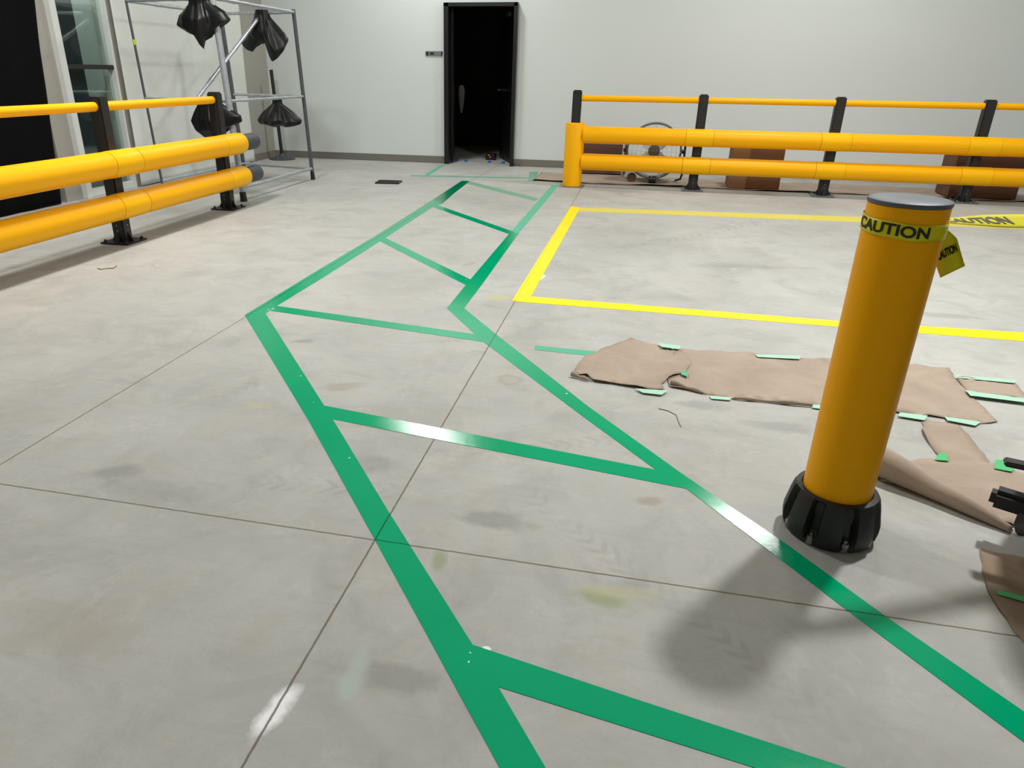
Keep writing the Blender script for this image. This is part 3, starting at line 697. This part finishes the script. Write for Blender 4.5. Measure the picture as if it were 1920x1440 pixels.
for sx in (-1, 1):
    w = MB(); w.tube([(sx*.30, -.02, .035), (sx*.37, -.02, .06), (sx*.385, -.02, .12), (sx*.385, -.02, zc+.12), (sx*.36, -.02, zc+.17)], .014, 10); w.build('frame_tube', 'post' if sx > 0 else 'fanw', fa)
    MB().cyl((sx*.35, -.02, zc), (sx*.39, -.02, zc), .025, n=12).build('pivot', 'black', fa)
w = MB(); w.tube([(-.3, -.02, .035), (.3, -.02, .035)], .013, 10); w.build('cross_tube', 'fanw', fa)
MB().cyl((-.25, -.09, .062), (-.25, -.05, .062), .06, n=24).build('wheel', plain('brown_wheel', srgb(86, 66, 48), .6), fa)
MB().cyl((-.03, -.09, .05), (.06, -.09, .05), .045, n=20).build('wheel', 'black', fa)
def carton(cx, cy, sx, sy, sz, mat, label, rz=0.0):
    t = thing('cardboard_box', label, 'box', (cx, cy, 0), rz)
    MB().box((0, 0, sz/2+.007), (sx, sy, sz-.012), bev=.004).build('carton_body', mat, t)
    for s_ in (-1, 1): MB().box((0, s_*sy*.25, sz+.004), (sx*.995, sy*.49, .004)).build('flap', mat, t)
    MB().box((0, 0, sz+.0075), (sx*.99, .06, .002)).build('tape_strip', 'cartontape', t)
    return t
carton(-.50, 10.62, .64, .36, .40, 'cartond', 'low dark brown cardboard box near wall behind yellow end post')
cb = carton(1.42, 9.76, .60, .40, .50, 'carton', 'brown cardboard box between two black posts behind the barrier')
MB().box((-.2, -.202, .25), (.2, .003, .5)).build('side_panel', 'cartontape', cb)
carton(3.98, 9.80, .72, .42, .52, 'cartond', 'dark brown cardboard box at right frame edge behind the barrier')

# ------------------------------------------------------------------ machine at the right edge
mc = thing('floor_machine', 'black wheeled machine with clamp arm, cut off by right frame edge', 'machine', (1.40, 2.02, 0))
MB().lathe([(.10, .03), (.15, .05), (.165, .12), (.16, .24), (.13, .30), (.08, .33), (.0, .33)], n=40, close=False).build('housing', 'black', mc)
w = MB(); w.box((-.18, .075, .14), (.17, .06, .06), Matrix.Rotation(-.5, 4, 'Z'), .014); w.build('clamp_arm', 'black', mc)
w = MB(); w.box((-.165, .06, .11), (.05, .05, .10), Matrix.Rotation(.4, 4, 'Z'), .01); w.build('clamp_block', 'post', mc)
w = MB(); w.tube([(-.13, -.10, .16), (-.19, -.06, .14), (-.21, -.0, .10)], .02, 10); w.build('hose', 'black', mc)
br = MB().tube([(-.20, .02, .30), (-.17, .02, .34), (-.13, .03, .48), (-.05, .06, .62)], .016, 10).build('bracket', 'post', mc)
MB().box((-.235, .02, .295), (.12, .04, .016), Matrix.Rotation(-.3, 4, 'Z'), .004).build('bracket_plate', 'post', br)
for a in (.6, 2.7, 4.6):
    x, y = .13*math.cos(a), .13*math.sin(a)
    MB().cyl((x-.012, y, .03), (x+.012, y, .03), .028, n=20).build('wheel', 'sleeve', mc)
MB().lathe([(.0, .32), (.27, .33), (.30, .37), (.30, .96), (.27, 1.0), (.0, 1.0)], n=36, close=False).build('tank', 'black', mc, loc=(.11, .08, 0))

# ------------------------------------------------------------------ light
def area(x, y, z, sx, sy, power, col=(1, .97, .92), rot=(0, 0, 0), spread=PI):
    l = bpy.data.lights.new('lamp', 'AREA'); l.shape = 'RECTANGLE'; l.size = sx; l.size_y = sy; l.energy = power; l.color = col; l.spread = spread
    o = bpy.data.objects.new('ceiling_or_fill_light', l); C.objects.link(o); o.location = (x, y, z); o.rotation_euler = rot
    return o
LC = (1, 1, .985)
area(1.95, 4.05, 4.2, .24, .24, 178, LC)
area(1.85, 8.5, 4.2, .6, .45, 82, LC)
area(-2.95, 10.0, 4.2, .5, .4, 64, LC)
area(-3.6, 4.6, 4.2, .6, .6, 165, LC)
area(5.6, 5.0, 4.2, .6, .6, 52, LC)  # unseen fill light added on the right
area(-1.6, -.8, 4.2, .8, .8, 14, LC)  # weak unseen fill added behind the camera
area(XL-.5, 7.2, 3.1, .4, .4, 16, LC)  # unseen light added in the lobby to brighten the view through the glass
wd = bpy.data.worlds.new('world'); bpy.context.scene.world = wd; wd.use_nodes = True
wd.node_tree.nodes['Background'].inputs[0].default_value = (.8, .9, 1, 1); wd.node_tree.nodes['Background'].inputs[1].default_value = .1
sc = bpy.context.scene
sc.view_settings.view_transform = 'Standard'; sc.view_settings.look = 'None'; sc.view_settings.gamma = 1; sc.view_settings.exposure = 0.05
sc.view_settings.use_curve_mapping = False
try: sc.cycles.use_denoising = True
except Exception: pass
sc.cycles.max_bounces = 8; sc.cycles.sample_clamp_indirect = 6
